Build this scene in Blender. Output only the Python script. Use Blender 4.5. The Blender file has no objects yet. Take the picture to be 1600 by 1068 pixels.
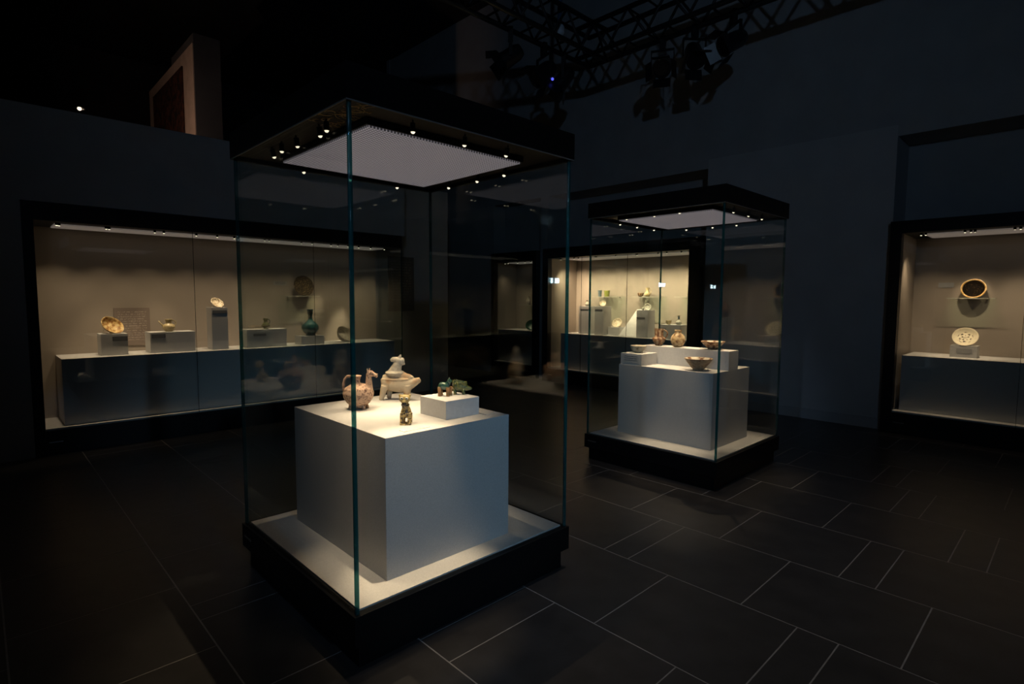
import bpy, bmesh, math, random
from mathutils import Vector, Matrix, Euler

random.seed(7)
SC = bpy.context.scene
COL = SC.collection
PI = math.pi

# ------------------------------------------------------------------ camera
CAM_Z = 1.45
F_PX, PITCH, ROLL, YAW = 868.92, 0.0784, 0.0059, 0.8024
cam_d = bpy.data.cameras.new('camera')
cam_d.sensor_width = 36.0
cam_d.lens = F_PX / 1600.0 * 36.0
cam_d.clip_start = 0.05
cam_d.clip_end = 100
cam = bpy.data.objects.new('camera', cam_d)
COL.objects.link(cam)
_fw = Vector((math.cos(YAW), math.sin(YAW), 0)); _rt = Vector((math.sin(YAW), -math.cos(YAW), 0)); _up = Vector((0, 0, 1))
_F = _fw * math.cos(PITCH) - _up * math.sin(PITCH)
_U = _fw * math.sin(PITCH) + _up * math.cos(PITCH)
_R = _rt * math.cos(ROLL) + _U * math.sin(ROLL)
_U2 = -_rt * math.sin(ROLL) + _U * math.cos(ROLL)
cam.matrix_world = Matrix(((_R.x, _U2.x, -_F.x, 0), (_R.y, _U2.y, -_F.y, 0), (_R.z, _U2.z, -_F.z, CAM_Z), (0, 0, 0, 1)))
SC.camera = cam

# ------------------------------------------------------------------ world, exposure, light levels
world = bpy.data.worlds.new('dark_gallery'); SC.world = world; world.use_nodes = True
_bg = world.node_tree.nodes['Background']
_bg.inputs['Color'].default_value = (0.30, 0.45, 0.75, 1); _bg.inputs['Strength'].default_value = 0.0009
SC.view_settings.view_transform = 'Standard'
SC.view_settings.look = 'None'
SC.view_settings.exposure = 0.0
SC.view_settings.gamma = 1.0
SC.view_settings.use_curve_mapping = False
SC.cycles.transparent_max_bounces = 40
SC.cycles.max_bounces = 7
SC.cycles.diffuse_bounces = 3
SC.cycles.glossy_bounces = 4
SC.cycles.sample_clamp_indirect = 2.0
SC.cycles.caustics_reflective = False
SC.cycles.caustics_refractive = False

WARM = (1.0, 0.735, 0.47)
COOL = (0.42, 0.66, 1.0)
P_CASE_A = 34.0        # each of the small spots in the near glass case
P_CASE_B = 35.0
P_WALL = 24.0          # each spot in the wall cases
P_FILL = 240.0       # added unseen cool fill lights aimed at the two glass cases
P_WASH = 90.0         # added unseen wide fill light for the walls
P_FLOOR_FILL = 190.0        # added unseen fill light over the open floor
P_WALLAMP = 6.0

# ------------------------------------------------------------------ materials
MATS = {}
def new_mat(name):
    m = bpy.data.materials.new(name); m.use_nodes = True
    nt = m.node_tree; nt.nodes.clear()
    out = nt.nodes.new('ShaderNodeOutputMaterial')
    MATS[name] = m
    return m, nt, out

def N(nt, kind, **inp):
    n = nt.nodes.new(kind)
    for k, v in inp.items():
        try: n.inputs[k.replace('_', ' ')].default_value = v
        except Exception: setattr(n, k, v)
    return n

def c4(c): return (c[0], c[1], c[2], 1)

def mat_plain(name, col, rough=0.5, metal=0.0, col2=None, scale=40.0, bump=0.0, bscale=None, spec=0.5, detail=4, lo=0.35, hi=0.65, coat=0.0):
    m, nt, out = new_mat(name)
    b = N(nt, 'ShaderNodeBsdfPrincipled')
    b.inputs['Roughness'].default_value = rough; b.inputs['Metallic'].default_value = metal
    b.inputs['Specular IOR Level'].default_value = spec
    b.inputs['Coat Weight'].default_value = coat; b.inputs['Coat Roughness'].default_value = 0.1
    tc = N(nt, 'ShaderNodeTexCoord')
    nz = N(nt, 'ShaderNodeTexNoise'); nz.inputs['Scale'].default_value = scale; nz.inputs['Detail'].default_value = detail
    nt.links.new(tc.outputs['Object'], nz.inputs['Vector'])
    rp = N(nt, 'ShaderNodeValToRGB')
    rp.color_ramp.elements[0].position = lo; rp.color_ramp.elements[1].position = hi
    rp.color_ramp.elements[0].color = c4(col); rp.color_ramp.elements[1].color = c4(col2 or tuple(x * 0.9 for x in col))
    nt.links.new(nz.outputs['Fac'], rp.inputs['Fac'])
    nt.links.new(rp.outputs['Color'], b.inputs['Base Color'])
    if bump:
        n2 = N(nt, 'ShaderNodeTexNoise'); n2.inputs['Scale'].default_value = bscale or scale; n2.inputs['Detail'].default_value = 3
        nt.links.new(tc.outputs['Object'], n2.inputs['Vector'])
        bp = N(nt, 'ShaderNodeBump'); bp.inputs['Strength'].default_value = bump; bp.inputs['Distance'].default_value = 0.002
        nt.links.new(n2.outputs['Fac'], bp.inputs['Height']); nt.links.new(bp.outputs['Normal'], b.inputs['Normal'])
    nt.links.new(b.outputs['BSDF'], out.inputs['Surface'])
    return m

def mat_emit(name, col, strength):
    m, nt, out = new_mat(name)
    e = N(nt, 'ShaderNodeEmission'); e.inputs['Color'].default_value = c4(col); e.inputs['Strength'].default_value = strength
    nt.links.new(e.outputs['Emission'], out.inputs['Surface'])
    return m

def mat_glass(name, tint=(0.96, 0.985, 0.975), ior=1.53):
    # clear sheet glass: see-through plus a Fresnel mirror on each face
    m, nt, out = new_mat(name)
    tr = N(nt, 'ShaderNodeBsdfTransparent'); tr.inputs['Color'].default_value = c4(tint)
    gl = N(nt, 'ShaderNodeBsdfGlossy'); gl.inputs['Roughness'].default_value = 0.0
    geo = N(nt, 'ShaderNodeNewGeometry')
    mx = N(nt, 'ShaderNodeMapRange'); mx.inputs['To Min'].default_value = ior; mx.inputs['To Max'].default_value = 1 / ior
    nt.links.new(geo.outputs['Backfacing'], mx.inputs['Value'])
    fr = N(nt, 'ShaderNodeFresnel'); nt.links.new(mx.outputs['Result'], fr.inputs['IOR'])
    mix = N(nt, 'ShaderNodeMixShader')
    nt.links.new(fr.outputs['Fac'], mix.inputs['Fac'])
    nt.links.new(tr.outputs['BSDF'], mix.inputs[1]); nt.links.new(gl.outputs['BSDF'], mix.inputs[2])
    nt.links.new(mix.outputs['Shader'], out.inputs['Surface'])
    return m

def mat_rings(name, base, c_lo, c_hi, rough=0.5, petals=9.0, rings=55.0, thr=0.55, amp=0.16, rmax=None, spec=0.3):
    # painted pottery: radial petals and rings round the object's z axis
    m, nt, out = new_mat(name)
    b = N(nt, 'ShaderNodeBsdfPrincipled'); b.inputs['Roughness'].default_value = rough; b.inputs['Specular IOR Level'].default_value = spec
    tc = N(nt, 'ShaderNodeTexCoord'); sx = N(nt, 'ShaderNodeSeparateXYZ')
    nt.links.new(tc.outputs['Object'], sx.inputs['Vector'])
    def mth(op, a, bb=None):
        n = N(nt, 'ShaderNodeMath'); n.operation = op
        for i, v in enumerate((a, bb)):
            if v is None: continue
            if isinstance(v, (int, float)): n.inputs[i].default_value = v
            else: nt.links.new(v, n.inputs[i])
        return n.outputs[0]
    ang = mth('ARCTAN2', sx.outputs['Y'], sx.outputs['X'])
    rad = mth('SQRT', mth('ADD', mth('MULTIPLY', sx.outputs['X'], sx.outputs['X']), mth('MULTIPLY', sx.outputs['Y'], sx.outputs['Y'])))
    s1 = mth('SINE', mth('MULTIPLY', ang, petals))
    s2 = mth('SINE', mth('MULTIPLY', mth('ADD', rad, mth('MULTIPLY', sx.outputs['Z'], 0.7)), rings * 4))
    nz = N(nt, 'ShaderNodeTexNoise'); nz.inputs['Scale'].default_value = 45; nz.inputs['Detail'].default_value = 5
    nt.links.new(tc.outputs['Object'], nz.inputs['Vector'])
    pat = mth('MULTIPLY', mth('MULTIPLY', s1, s2), amp)
    if rmax: pat = mth('SUBTRACT', mth('MULTIPLY', pat, mth('LESS_THAN', rad, rmax)), mth('MULTIPLY', mth('GREATER_THAN', rad, rmax), -0.12))
    v = mth('ADD', pat, nz.outputs['Fac'])
    rp = N(nt, 'ShaderNodeValToRGB'); el = rp.color_ramp.elements
    el[0].position = thr - 0.16; el[0].color = c4(c_lo); el[1].position = thr + 0.18; el[1].color = c4(c_hi)
    e = el.new(thr); e.color = c4(base)
    nt.links.new(v, rp.inputs['Fac']); nt.links.new(rp.outputs['Color'], b.inputs['Base Color'])
    nt.links.new(b.outputs['BSDF'], out.inputs['Surface'])
    return m

def mat_print(name, paper, ink, rows=9.0, density=0.5, horiz='X', vert='Z'):
    # small printed lines, too fine to read
    m, nt, out = new_mat(name)
    b = N(nt, 'ShaderNodeBsdfPrincipled'); b.inputs['Roughness'].default_value = 0.6
    tc = N(nt, 'ShaderNodeTexCoord'); mp = N(nt, 'ShaderNodeMapping')
    nt.links.new(tc.outputs['Generated'], mp.inputs['Vector'])
    sx = N(nt, 'ShaderNodeSeparateXYZ'); nt.links.new(mp.outputs['Vector'], sx.inputs['Vector'])
    def mth(op, a, bb):
        n = N(nt, 'ShaderNodeMath'); n.operation = op
        for i, v in enumerate((a, bb)):
            if isinstance(v, (int, float)): n.inputs[i].default_value = v
            else: nt.links.new(v, n.inputs[i])
        return n.outputs[0]
    fr = N(nt, 'ShaderNodeMath'); fr.operation = 'FRACT'
    nt.links.new(mth('MULTIPLY', sx.outputs[vert], rows), fr.inputs[0])
    line = mth('LESS_THAN', fr.outputs[0], 0.5)
    nz = N(nt, 'ShaderNodeTexNoise'); nz.inputs['Scale'].default_value = 22; nz.inputs['Detail'].default_value = 6
    nt.links.new(mp.outputs['Vector'], nz.inputs['Vector'])
    ink_on = mth('MULTIPLY', line, mth('LESS_THAN', nz.outputs['Fac'], density))
    inset = mth('MULTIPLY', mth('GREATER_THAN', sx.outputs[horiz], 0.1), mth('LESS_THAN', sx.outputs[horiz], 0.9))
    inset2 = mth('MULTIPLY', mth('GREATER_THAN', sx.outputs[vert], 0.12), mth('LESS_THAN', sx.outputs[vert], 0.92))
    fac = mth('MULTIPLY', ink_on, mth('MULTIPLY', inset, inset2))
    mix = N(nt, 'ShaderNodeMix'); mix.data_type = 'RGBA'
    nt.links.new(fac, mix.inputs[0]); mix.inputs[6].default_value = c4(paper); mix.inputs[7].default_value = c4(ink)
    nt.links.new(mix.outputs[2], b.inputs['Base Color'])
    nt.links.new(b.outputs['BSDF'], out.inputs['Surface'])
    return m

def mat_perf(name):
    # perforated light diffuser: rows of small dark holes
    m, nt, out = new_mat(name)
    b = N(nt, 'ShaderNodeBsdfPrincipled'); b.inputs['Roughness'].default_value = 0.6
    tc = N(nt, 'ShaderNodeTexCoord')
    vo = N(nt, 'ShaderNodeTexVoronoi'); vo.inputs['Scale'].default_value = 62; vo.inputs['Randomness'].default_value = 0.0
    vo.voronoi_dimensions = '2D'
    nt.links.new(tc.outputs['Object'], vo.inputs['Vector'])
    rp = N(nt, 'ShaderNodeValToRGB'); rp.color_ramp.elements[0].position = 0.30; rp.color_ramp.elements[1].position = 0.36
    rp.color_ramp.elements[0].color = (0.10, 0.095, 0.095, 1); rp.color_ramp.elements[1].color = (0.74, 0.70, 0.70, 1)
    nt.links.new(vo.outputs['Distance'], rp.inputs['Fac']); nt.links.new(rp.outputs['Color'], b.inputs['Base Color'])
    # the panel is a dimmed light diffuser: a faint glow between the holes
    mul = N(nt, 'ShaderNodeMix'); mul.data_type = 'RGBA'; mul.blend_type = 'MULTIPLY'; mul.inputs[0].default_value = 1.0
    nt.links.new(rp.outputs['Color'], mul.inputs[6]); mul.inputs[7].default_value = (1.0, 0.93, 1.06, 1)
    nt.links.new(mul.outputs[2], b.inputs['Emission Color']); b.inputs['Emission Strength'].default_value = 0.22
    nt.links.new(b.outputs['BSDF'], out.inputs['Surface'])
    return m

mat_plain('fabric', (0.60, 0.59, 0.575), 0.9, col2=(0.50, 0.495, 0.485), scale=240, bump=0.25, bscale=500, spec=0.1)
mat_plain('fabric_back', (0.40, 0.345, 0.29), 0.92, col2=(0.33, 0.285, 0.24), scale=200, bump=0.25, bscale=420, spec=0.1)
mat_plain('plaster_block', (0.74, 0.73, 0.71), 0.8, col2=(0.68, 0.67, 0.655), scale=60, spec=0.2)
mat_plain('black_metal', (0.0045, 0.0045, 0.005), 0.42, col2=(0.006, 0.006, 0.006), scale=20, spec=0.25)
mat_plain('dark_soffit', (0.030, 0.026, 0.020), 0.5, col2=(0.022, 0.019, 0.015), scale=12, spec=0.3)
mat_plain('lamp_black', (0.012, 0.012, 0.013), 0.35, scale=30)
mat_plain('steel', (0.45, 0.46, 0.48), 0.3, metal=1.0, col2=(0.4, 0.41, 0.43), scale=30)
mat_plain('trim_satin', (0.22, 0.21, 0.20), 0.4, metal=0.2, scale=30)
mat_plain('wall_panel', (0.40, 0.40, 0.40), 0.9, col2=(0.37, 0.37, 0.37), scale=3.0, bump=0.08, bscale=90, spec=0.1)
mat_plain('wall_paint', (0.34, 0.34, 0.34), 0.9, col2=(0.31, 0.31, 0.31), scale=3.0, bump=0.08, bscale=90, spec=0.1)
mat_plain('wall_dark', (0.05, 0.05, 0.052), 0.9, col2=(0.04, 0.04, 0.042), scale=2.0, spec=0.1)
mat_plain('slate', (0.053, 0.049, 0.048), 0.36, col2=(0.038, 0.035, 0.034), scale=7, bump=0.12, bscale=60, spec=0.45)
mat_plain('grout', (0.34, 0.33, 0.32), 0.8, col2=(0.28, 0.27, 0.265), scale=25, spec=0.1)
mat_glass('glass')
mat_glass('glass_shelf', (0.90, 0.97, 0.93))
mat_plain('glass_edge', (0.010, 0.115, 0.115), 0.10, col2=(0.008, 0.090, 0.095), scale=6, spec=0.9)
def _see_through(name, tint, fac):
    nt = MATS[name].node_tree; out = [n for n in nt.nodes if n.type == 'OUTPUT_MATERIAL'][0]
    b = [n for n in nt.nodes if n.type == 'BSDF_PRINCIPLED'][0]
    tr = N(nt, 'ShaderNodeBsdfTransparent'); tr.inputs['Color'].default_value = c4(tint)
    mx = N(nt, 'ShaderNodeMixShader'); mx.inputs['Fac'].default_value = fac
    nt.links.new(b.outputs['BSDF'], mx.inputs[1]); nt.links.new(tr.outputs['BSDF'], mx.inputs[2]); nt.links.new(mx.outputs['Shader'], out.inputs['Surface'])
_see_through('glass_edge', (0.30, 0.62, 0.60), 0.5)
mat_plain('joint_dark', (0.02, 0.025, 0.025), 0.2, spec=0.8, scale=8)
mat_perf('diffuser')
mat_plain('strip_panel', (0.55, 0.52, 0.50), 0.7, col2=(0.5, 0.47, 0.45), scale=80)
_b = [n for n in MATS['strip_panel'].node_tree.nodes if n.type == 'BSDF_PRINCIPLED'][0]
_b.inputs['Emission Color'].default_value = (1.0, 0.80, 0.70, 1); _b.inputs['Emission Strength'].default_value = 0.10
mat_emit('lens_warm', (1.0, 0.86, 0.62), 1.6)
mat_emit('lens_cool', (0.75, 0.88, 1.0), 40.0)
mat_emit('lens_fill', (0.6, 0.8, 1.0), 5.0)
mat_emit('led_blue', (0.10, 0.12, 1.0), 1.2)
mat_print('print_grey', (0.36, 0.36, 0.355), (0.09, 0.09, 0.10), 4.0, 0.55)
mat_print('print_dark', (0.13, 0.13, 0.135), (0.24, 0.24, 0.24), 4.0, 0.5)
mat_print('print_blue', (0.62, 0.62, 0.60), (0.10, 0.14, 0.20), 4.0, 0.54, 'Y', 'Z')
mat_print('print_flat', (0.62, 0.61, 0.58), (0.30, 0.30, 0.30), 5.0, 0.5, 'X', 'Y')
mat_print('print_panel', (0.235, 0.185, 0.155), (0.40, 0.33, 0.28), 16.0, 0.5)
mat_print('print_panel_dark', (0.045, 0.043, 0.042), (0.12, 0.115, 0.11), 20.0, 0.5)
mat_plain('gold', (0.62, 0.42, 0.20), 0.5, metal=0.1, col2=(0.48, 0.32, 0.15), scale=60)
# pottery
mat_plain('terracotta_pink', (0.49, 0.335, 0.235), 0.75, col2=(0.12, 0.065, 0.05), scale=85, bump=0.6, bscale=150, lo=0.47, hi=0.66, spec=0.25, detail=8)
mat_plain('earthenware_buff', (0.60, 0.50, 0.35), 0.8, col2=(0.46, 0.27, 0.135), scale=17, bump=0.7, bscale=120, lo=0.45, hi=0.68, spec=0.2, detail=7)
mat_plain('beast_glaze', (0.58, 0.42, 0.16), 0.4, col2=(0.05, 0.035, 0.02), scale=110, lo=0.44, hi=0.58, spec=0.5, detail=6)
mat_plain('beast_face', (0.72, 0.55, 0.22), 0.35, col2=(0.50, 0.34, 0.12), scale=60, spec=0.5)
mat_plain('eye_white', (0.85, 0.80, 0.66), 0.35, scale=50)
mat_plain('dark_glaze', (0.012, 0.010, 0.008), 0.3, scale=50)
mat_plain('green_glaze', (0.045, 0.12, 0.06), 0.25, col2=(0.015, 0.055, 0.065), scale=40, lo=0.4, hi=0.62, spec=0.6, coat=0.4)
mat_plain('leg_glaze', (0.36, 0.18, 0.07), 0.4, col2=(0.10, 0.12, 0.06), scale=45, lo=0.45, hi=0.72, spec=0.5)
mat_plain('olive_glaze', (0.15, 0.16, 0.035), 0.28, col2=(0.015, 0.05, 0.03), scale=75, lo=0.42, hi=0.62, spec=0.6, coat=0.3, bump=0.4, bscale=120)
mat_plain('turquoise_glaze', (0.015, 0.13, 0.125), 0.18, col2=(0.008, 0.05, 0.055), scale=22, lo=0.42, hi=0.68, spec=0.6, coat=0.6)
mat_plain('cream_glaze', (0.66, 0.54, 0.30), 0.3, col2=(0.38, 0.27, 0.11), scale=60, lo=0.5, hi=0.75, spec=0.5)
mat_rings('bowl_amber', (0.72, 0.50, 0.20), (0.34, 0.17, 0.05), (0.78, 0.64, 0.36), petals=4, rings=22)
mat_rings('bowl_pale', (0.80, 0.70, 0.52), (0.40, 0.30, 0.17), (0.86, 0.80, 0.68), petals=9, rings=40)
mat_rings('bowl_white', (0.78, 0.69, 0.50), (0.10, 0.08, 0.06), (0.82, 0.76, 0.60), petals=4, rings=14, thr=0.40)
mat_rings('dish_floral', (0.74, 0.64, 0.42), (0.06, 0.05, 0.04), (0.84, 0.76, 0.56), petals=5, rings=36, thr=0.42, amp=0.32, rmax=0.066)
mat_rings('plate_brown', (0.045, 0.032, 0.018), (0.014, 0.010, 0.007), (0.26, 0.19, 0.09), rough=0.75, petals=8, rings=45, thr=0.56, spec=0.12)
mat_rings('bowl_brown', (0.40, 0.23, 0.12), (0.12, 0.05, 0.025), (0.66, 0.50, 0.32), petals=7, rings=16, thr=0.52)
mat_rings('bowl_striped', (0.72, 0.60, 0.42), (0.20, 0.09, 0.04), (0.80, 0.72, 0.56), petals=6, rings=8, thr=0.46, amp=0.3)
mat_rings('clay_brown', (0.44, 0.30, 0.18), (0.26, 0.15, 0.08), (0.54, 0.40, 0.26), petals=3, rings=10, thr=0.5, amp=0.08)
mat_rings('jar_painted', (0.62, 0.41, 0.19), (0.20, 0.10, 0.05), (0.76, 0.60, 0.36), petals=5, rings=36, thr=0.46, amp=0.14)
mat_rings('plate_dark', (0.012, 0.008, 0.005), (0.006, 0.004, 0.003), (0.05, 0.03, 0.012), rough=0.8, petals=9, rings=45, thr=0.62, spec=0.08)
mat_plain('rim_gold', (0.62, 0.40, 0.14), 0.3, col2=(0.40, 0.22, 0.06), scale=50, spec=0.6)
mat_plain('grey_clay', (0.56, 0.52, 0.43), 0.7, col2=(0.36, 0.32, 0.25), scale=40, bump=0.3, spec=0.2)
mat_plain('glass_green', (0.10, 0.20, 0.03), 0.15, col2=(0.05, 0.12, 0.03), scale=20, spec=0.7)
mat_plain('glass_yellow', (0.42, 0.42, 0.10), 0.15, col2=(0.20, 0.24, 0.05), scale=45, spec=0.7)
mat_plain('glass_blue', (0.18, 0.24, 0.26), 0.12, col2=(0.10, 0.14, 0.17), scale=30, spec=0.7)
mat_plain('pale_glass', (0.62, 0.60, 0.50), 0.2, col2=(0.45, 0.45, 0.38), scale=50, spec=0.6)
mat_plain('textile', (0.045, 0.018, 0.011), 0.95, col2=(0.009, 0.007, 0.007), scale=14, spec=0.05, bump=0.4)
mat_plain('truss_metal', (0.035, 0.034, 0.034), 0.5, metal=0.3, col2=(0.025, 0.024, 0.024), scale=20)
mat_plain('hoist_white', (0.62, 0.66, 0.72), 0.5, scale=20)
mat_plain('strap_blue', (0.05, 0.11, 0.19), 0.7, scale=20)
mat_plain('lit_side_tone', (0.24, 0.18, 0.14), 0.9, col2=(0.20, 0.15, 0.115), scale=8)

# ------------------------------------------------------------------ mesh helpers
class MB:
    """collects shapes; build() links them as one mesh object"""
    def __init__(self): self.bm = bmesh.new()
    def box(self, x0, x1, y0, y1, z0, z1, bevel=0.0):
        vs = [self.bm.verts.new((x, y, z)) for x in (x0, x1) for y in (y0, y1) for z in (z0, z1)]
        fs = [(0, 1, 3, 2), (4, 6, 7, 5), (0, 4, 5, 1), (2, 3, 7, 6), (0, 2, 6, 4), (1, 5, 7, 3)]
        faces = [self.bm.faces.new([vs[i] for i in f]) for f in fs]
        if bevel:
            es = list({e for f in faces for e in f.edges})
            bmesh.ops.bevel(self.bm, geom=es, offset=bevel, segments=2, profile=0.7, affect='EDGES', clamp_overlap=True)
        return self
    def lathe(self, prof, segs=32, center=(0, 0, 0), sx=1.0, sy=1.0):
        cx, cy, cz = center; rings = []
        for r, z in prof:
            if r < 1e-6: rings.append([self.bm.verts.new((cx, cy, cz + z))])
            else: rings.append([self.bm.verts.new((cx + r * sx * math.cos(2 * PI * i / segs), cy + r * sy * math.sin(2 * PI * i / segs), cz + z)) for i in range(segs)])
        for a, b in zip(rings[:-1], rings[1:]):
            for i in range(segs):
                j = (i + 1) % segs
                if len(a) == 1 and len(b) == 1: continue
                if len(a) == 1: self.bm.faces.new((a[0], b[j], b[i]))
                elif len(b) == 1: self.bm.faces.new((a[i], a[j], b[0]))
                else: self.bm.faces.new((a[i], a[j], b[j], b[i]))
        return self
    def tube(self, pts, rads, segs=12, cap=True, flat=1.0):
        pts = [Vector(p) for p in pts]; rings = []
        if isinstance(rads, (int, float)): rads = [rads] * len(pts)
        prev = None
        for i, p in enumerate(pts):
            d = (pts[min(i + 1, len(pts) - 1)] - pts[max(i - 1, 0)]).normalized()
            if prev is None:
                ref = Vector((0, 0, 1)) if abs(d.z) < 0.9 else Vector((1, 0, 0))
                n = d.cross(ref).normalized()
            else:
                n = (prev - d * prev.dot(d)).normalized()
            prev = n; b = d.cross(n)
            rings.append([self.bm.verts.new(p + (n * math.cos(2 * PI * k / segs) + b * math.sin(2 * PI * k / segs) * flat) * rads[i]) for k in range(segs)])
        for a, b in zip(rings[:-1], rings[1:]):
            for i in range(segs):
                j = (i + 1) % segs
                self.bm.faces.new((a[i], b[i], b[j], a[j]))
        if cap:
            self.bm.faces.new(rings[0]); self.bm.faces.new(list(reversed(rings[-1])))
        return self
    def ball(self, c, r, rot=None, sub=3):
        if isinstance(r, (int, float)): r = (r, r, r)
        M = Matrix.Translation(c) @ (Euler(rot).to_matrix().to_4x4() if rot else Matrix()) @ Matrix.Diagonal((r[0], r[1], r[2], 1))
        bmesh.ops.create_icosphere(self.bm, subdivisions=sub, radius=1.0, matrix=M)
        return self
    def build(self, name, mat, parent=None, smooth=False, remesh=None, flat_angle=None):
        bmesh.ops.recalc_face_normals(self.bm, faces=self.bm.faces)
        me = bpy.data.meshes.new(name); self.bm.to_mesh(me); self.bm.free()
        mats = mat if isinstance(mat, (list, tuple)) else [mat]
        for m in mats: me.materials.append(MATS[m])
        if smooth:
            for p in me.polygons: p.use_smooth = True
        o = bpy.data.objects.new(name, me); COL.objects.link(o); o.parent = parent
        if remesh:
            md = o.modifiers.new('union', 'REMESH'); md.mode = 'VOXEL'; md.voxel_size = remesh; md.use_smooth_shade = True
            ms = o.modifiers.new('soften', 'SMOOTH'); ms.factor = 0.5; ms.iterations = 4
        elif smooth and flat_angle:
            try: me.set_sharp_from_angle(angle=math.radians(flat_angle))
            except Exception: pass
        return o

def tag(o, label=None, cat=None, group=None, kind=None):
    if label: o['label'] = label
    if cat: o['category'] = cat
    if group: o['group'] = group
    if kind: o['kind'] = kind
    return o

def thing(name, label, cat, loc=(0, 0, 0), rotz=0.0, group=None):
    o = bpy.data.objects.new(name, None); COL.objects.link(o)
    o.empty_display_size = 0.05
    o.location = loc; o.rotation_euler = (0, 0, rotz)
    return tag(o, label, cat, group)

def boxpart(name, mat, parent, *b, bevel=0.0):
    return MB().box(*b, bevel=bevel).build(name, mat, parent)

def struct(name, mat, *b, bevel=0.0):
    return tag(MB().box(*b, bevel=bevel).build(name, mat), kind='structure')

VIEW_ROT = math.atan2(_rt.y, _rt.x)      # local x runs along the picture's width for small figures

def aim(d, up=Vector((0, 0, 1))):
    """rotation that turns local -z towards d"""
    return Vector(d).to_track_quat('-Z', 'Y').to_euler()

def spot_lamp(parent, pos, target, power, color=WARM, angle=46, blend=0.9, size=0.011, lens='lens_warm', length=0.036):
    """little adjustable spot: body > lens, with its own light"""
    p = Vector(pos); d = (Vector(target) - p).normalized()
    e = aim((d * 0.55 + Vector((0, 0, -1)) * 0.45).normalized())
    body = MB().lathe([(0, size * 0.4 + length), (size, length), (size * 1.05, 0.0), (size * 0.86, 0.0), (size * 0.86, 0.006), (0, 0.006)], 16).build('spotlight', 'lamp_black', parent, True, flat_angle=40)
    body.location = p; body.rotation_euler = e
    MB().lathe([(0, -0.0075), (size * 0.5, -0.006), (size * 0.84, 0.0), (size * 0.84, 0.005), (0, 0.005)], 16).build('lens', lens, body, True)
    MB().tube([(0, 0, length), (0, 0, length + 0.012)], size * 0.35, 8).build('swivel', 'lamp_black', body)
    ld = bpy.data.lights.new('spot_beam', 'SPOT'); ld.energy = power; ld.color = color
    ld.spot_size = math.radians(angle); ld.spot_blend = blend; ld.shadow_soft_size = size * 0.7
    lo = bpy.data.objects.new('spot_beam', ld); COL.objects.link(lo); lo.parent = body
    lo.matrix_local = (e.to_matrix().to_4x4().inverted() @ aim(d).to_matrix().to_4x4())
    lo.location = e.to_matrix().inverted() @ (d * 0.012)
    return body

# ================================================================== SETTING
RU = 7.32      # plane of the tall wall on the right
# floor: slate tiles in rows over recessed grout
floor = struct('floor', 'grout', -7, 13, -7, 17, -0.12, -0.0008)
ROW = 0.6345; U0 = 0.66 - 2 * ROW
joints = {0: [3.09, 2.443], 1: [2.849, 2.69, 2.05], 2: [1.89, 1.69], 3: [2.136, 1.456, 0.815, 0.649], 4: [1.875, 1.71, 1.07, 0.43],
          5: [1.48, 0.83, 0.663], 6: [1.92, 1.74, 1.10], 7: [2.15, 1.51], 8: [1.94, 1.77], 9: [1.45, 0.8], 10: [2.1, 1.93], 11: [1.6], -1: [2.2, 2.03], -2: [1.7]}
TL = 0.64; GAP = 0.006
mesh_cache = {}
def tile_mesh(w, l):
    k = (round(w, 3), round(l, 3))
    if k not in mesh_cache:
        o = MB().box(0, k[0], 0, k[1], -0.012, 0, bevel=0.0006).build('tile', 'slate', floor)
        mesh_cache[k] = o.data
        bpy.data.objects.remove(o)
    return mesh_cache[k]
rest = MB(); n_tiles = 0
for r in range(-9, 20):
    u0 = 0.66 + (r - 1) * ROW
    js = sorted(joints.get(r, [random.uniform(1.4, 2.0)]))
    seq = list(js)
    k = 0
    while seq[-1] < 16.0:
        k += 1; seq.append(seq[-1] + (0.165 if k % 4 == 3 else TL))
    k = 0
    while seq[0] > -6.0:
        k += 1; seq.insert(0, seq[0] - (0.165 if k % 4 == 2 else TL))
    for a, b in zip(seq[:-1], seq[1:]):
        near = (-1.3 < u0 < 7.4) and (-0.75 < a and b < 7.3) and not (u0 > 6.9 and False)
        if u0 > 7.35 and a < 12: continue
        inside = near and n_tiles < 295
        if inside:
            t = bpy.data.objects.new('tile', tile_mesh(ROW - GAP, b - a - GAP)); COL.objects.link(t)
            t.parent = floor; t.location = (u0 + GAP / 2, a + GAP / 2, 0); n_tiles += 1
        else:
            rest.box(u0 + GAP / 2, u0 + ROW - GAP / 2, a + GAP / 2, b - GAP / 2, -0.012, 0)
tag(rest.build('outer_tiles', 'slate', floor), 'dark slate floor tiles running on past the nearer rows', kind='stuff')

# right wall: tall upper wall over two recessed bays and a pier between them
wall_right = struct('wall_right', 'wall_paint', RU, RU + 0.9, -7, 11.75, 3.23, 7.0)
struct('wall_right_pier', 'wall_panel', RU - 0.02, RU + 0.9, 1.55, 3.72, 0, 3.345)
struct('wall_right_bay', 'wall_paint', RU + 0.53, RU + 0.9, 3.72, 6.68, 2.32, 3.23)
struct('wall_right_end_bay', 'wall_paint', RU + 0.53, RU + 0.9, -7, 1.55, 2.32, 3.23)
struct('wall_right_inner_pier', 'wall_paint', RU, RU + 0.9, 6.68, 6.86, 0, 3.23)
struct('wall_right_far_bay', 'wall_paint', RU + 0.3, RU + 0.9, 6.86, 8.1, 2.32, 3.23)
struct('wall_right_far', 'wall_paint', RU, RU + 0.9, 8.1, 11.75, 0, 3.23)
struct('wall_right_return', 'wall_paint', RU, RU + 0.9, -7, -2.45, 0, 2.32)
struct('baseboard_right', 'wall_paint', RU - 0.035, RU - 0.02, 1.55, 3.72, 0, 0.12)
struct('trim_1', 'wall_paint', RU - 0.03, RU + 0.05, 11.75, 11.86, 0, 7.0)
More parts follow.
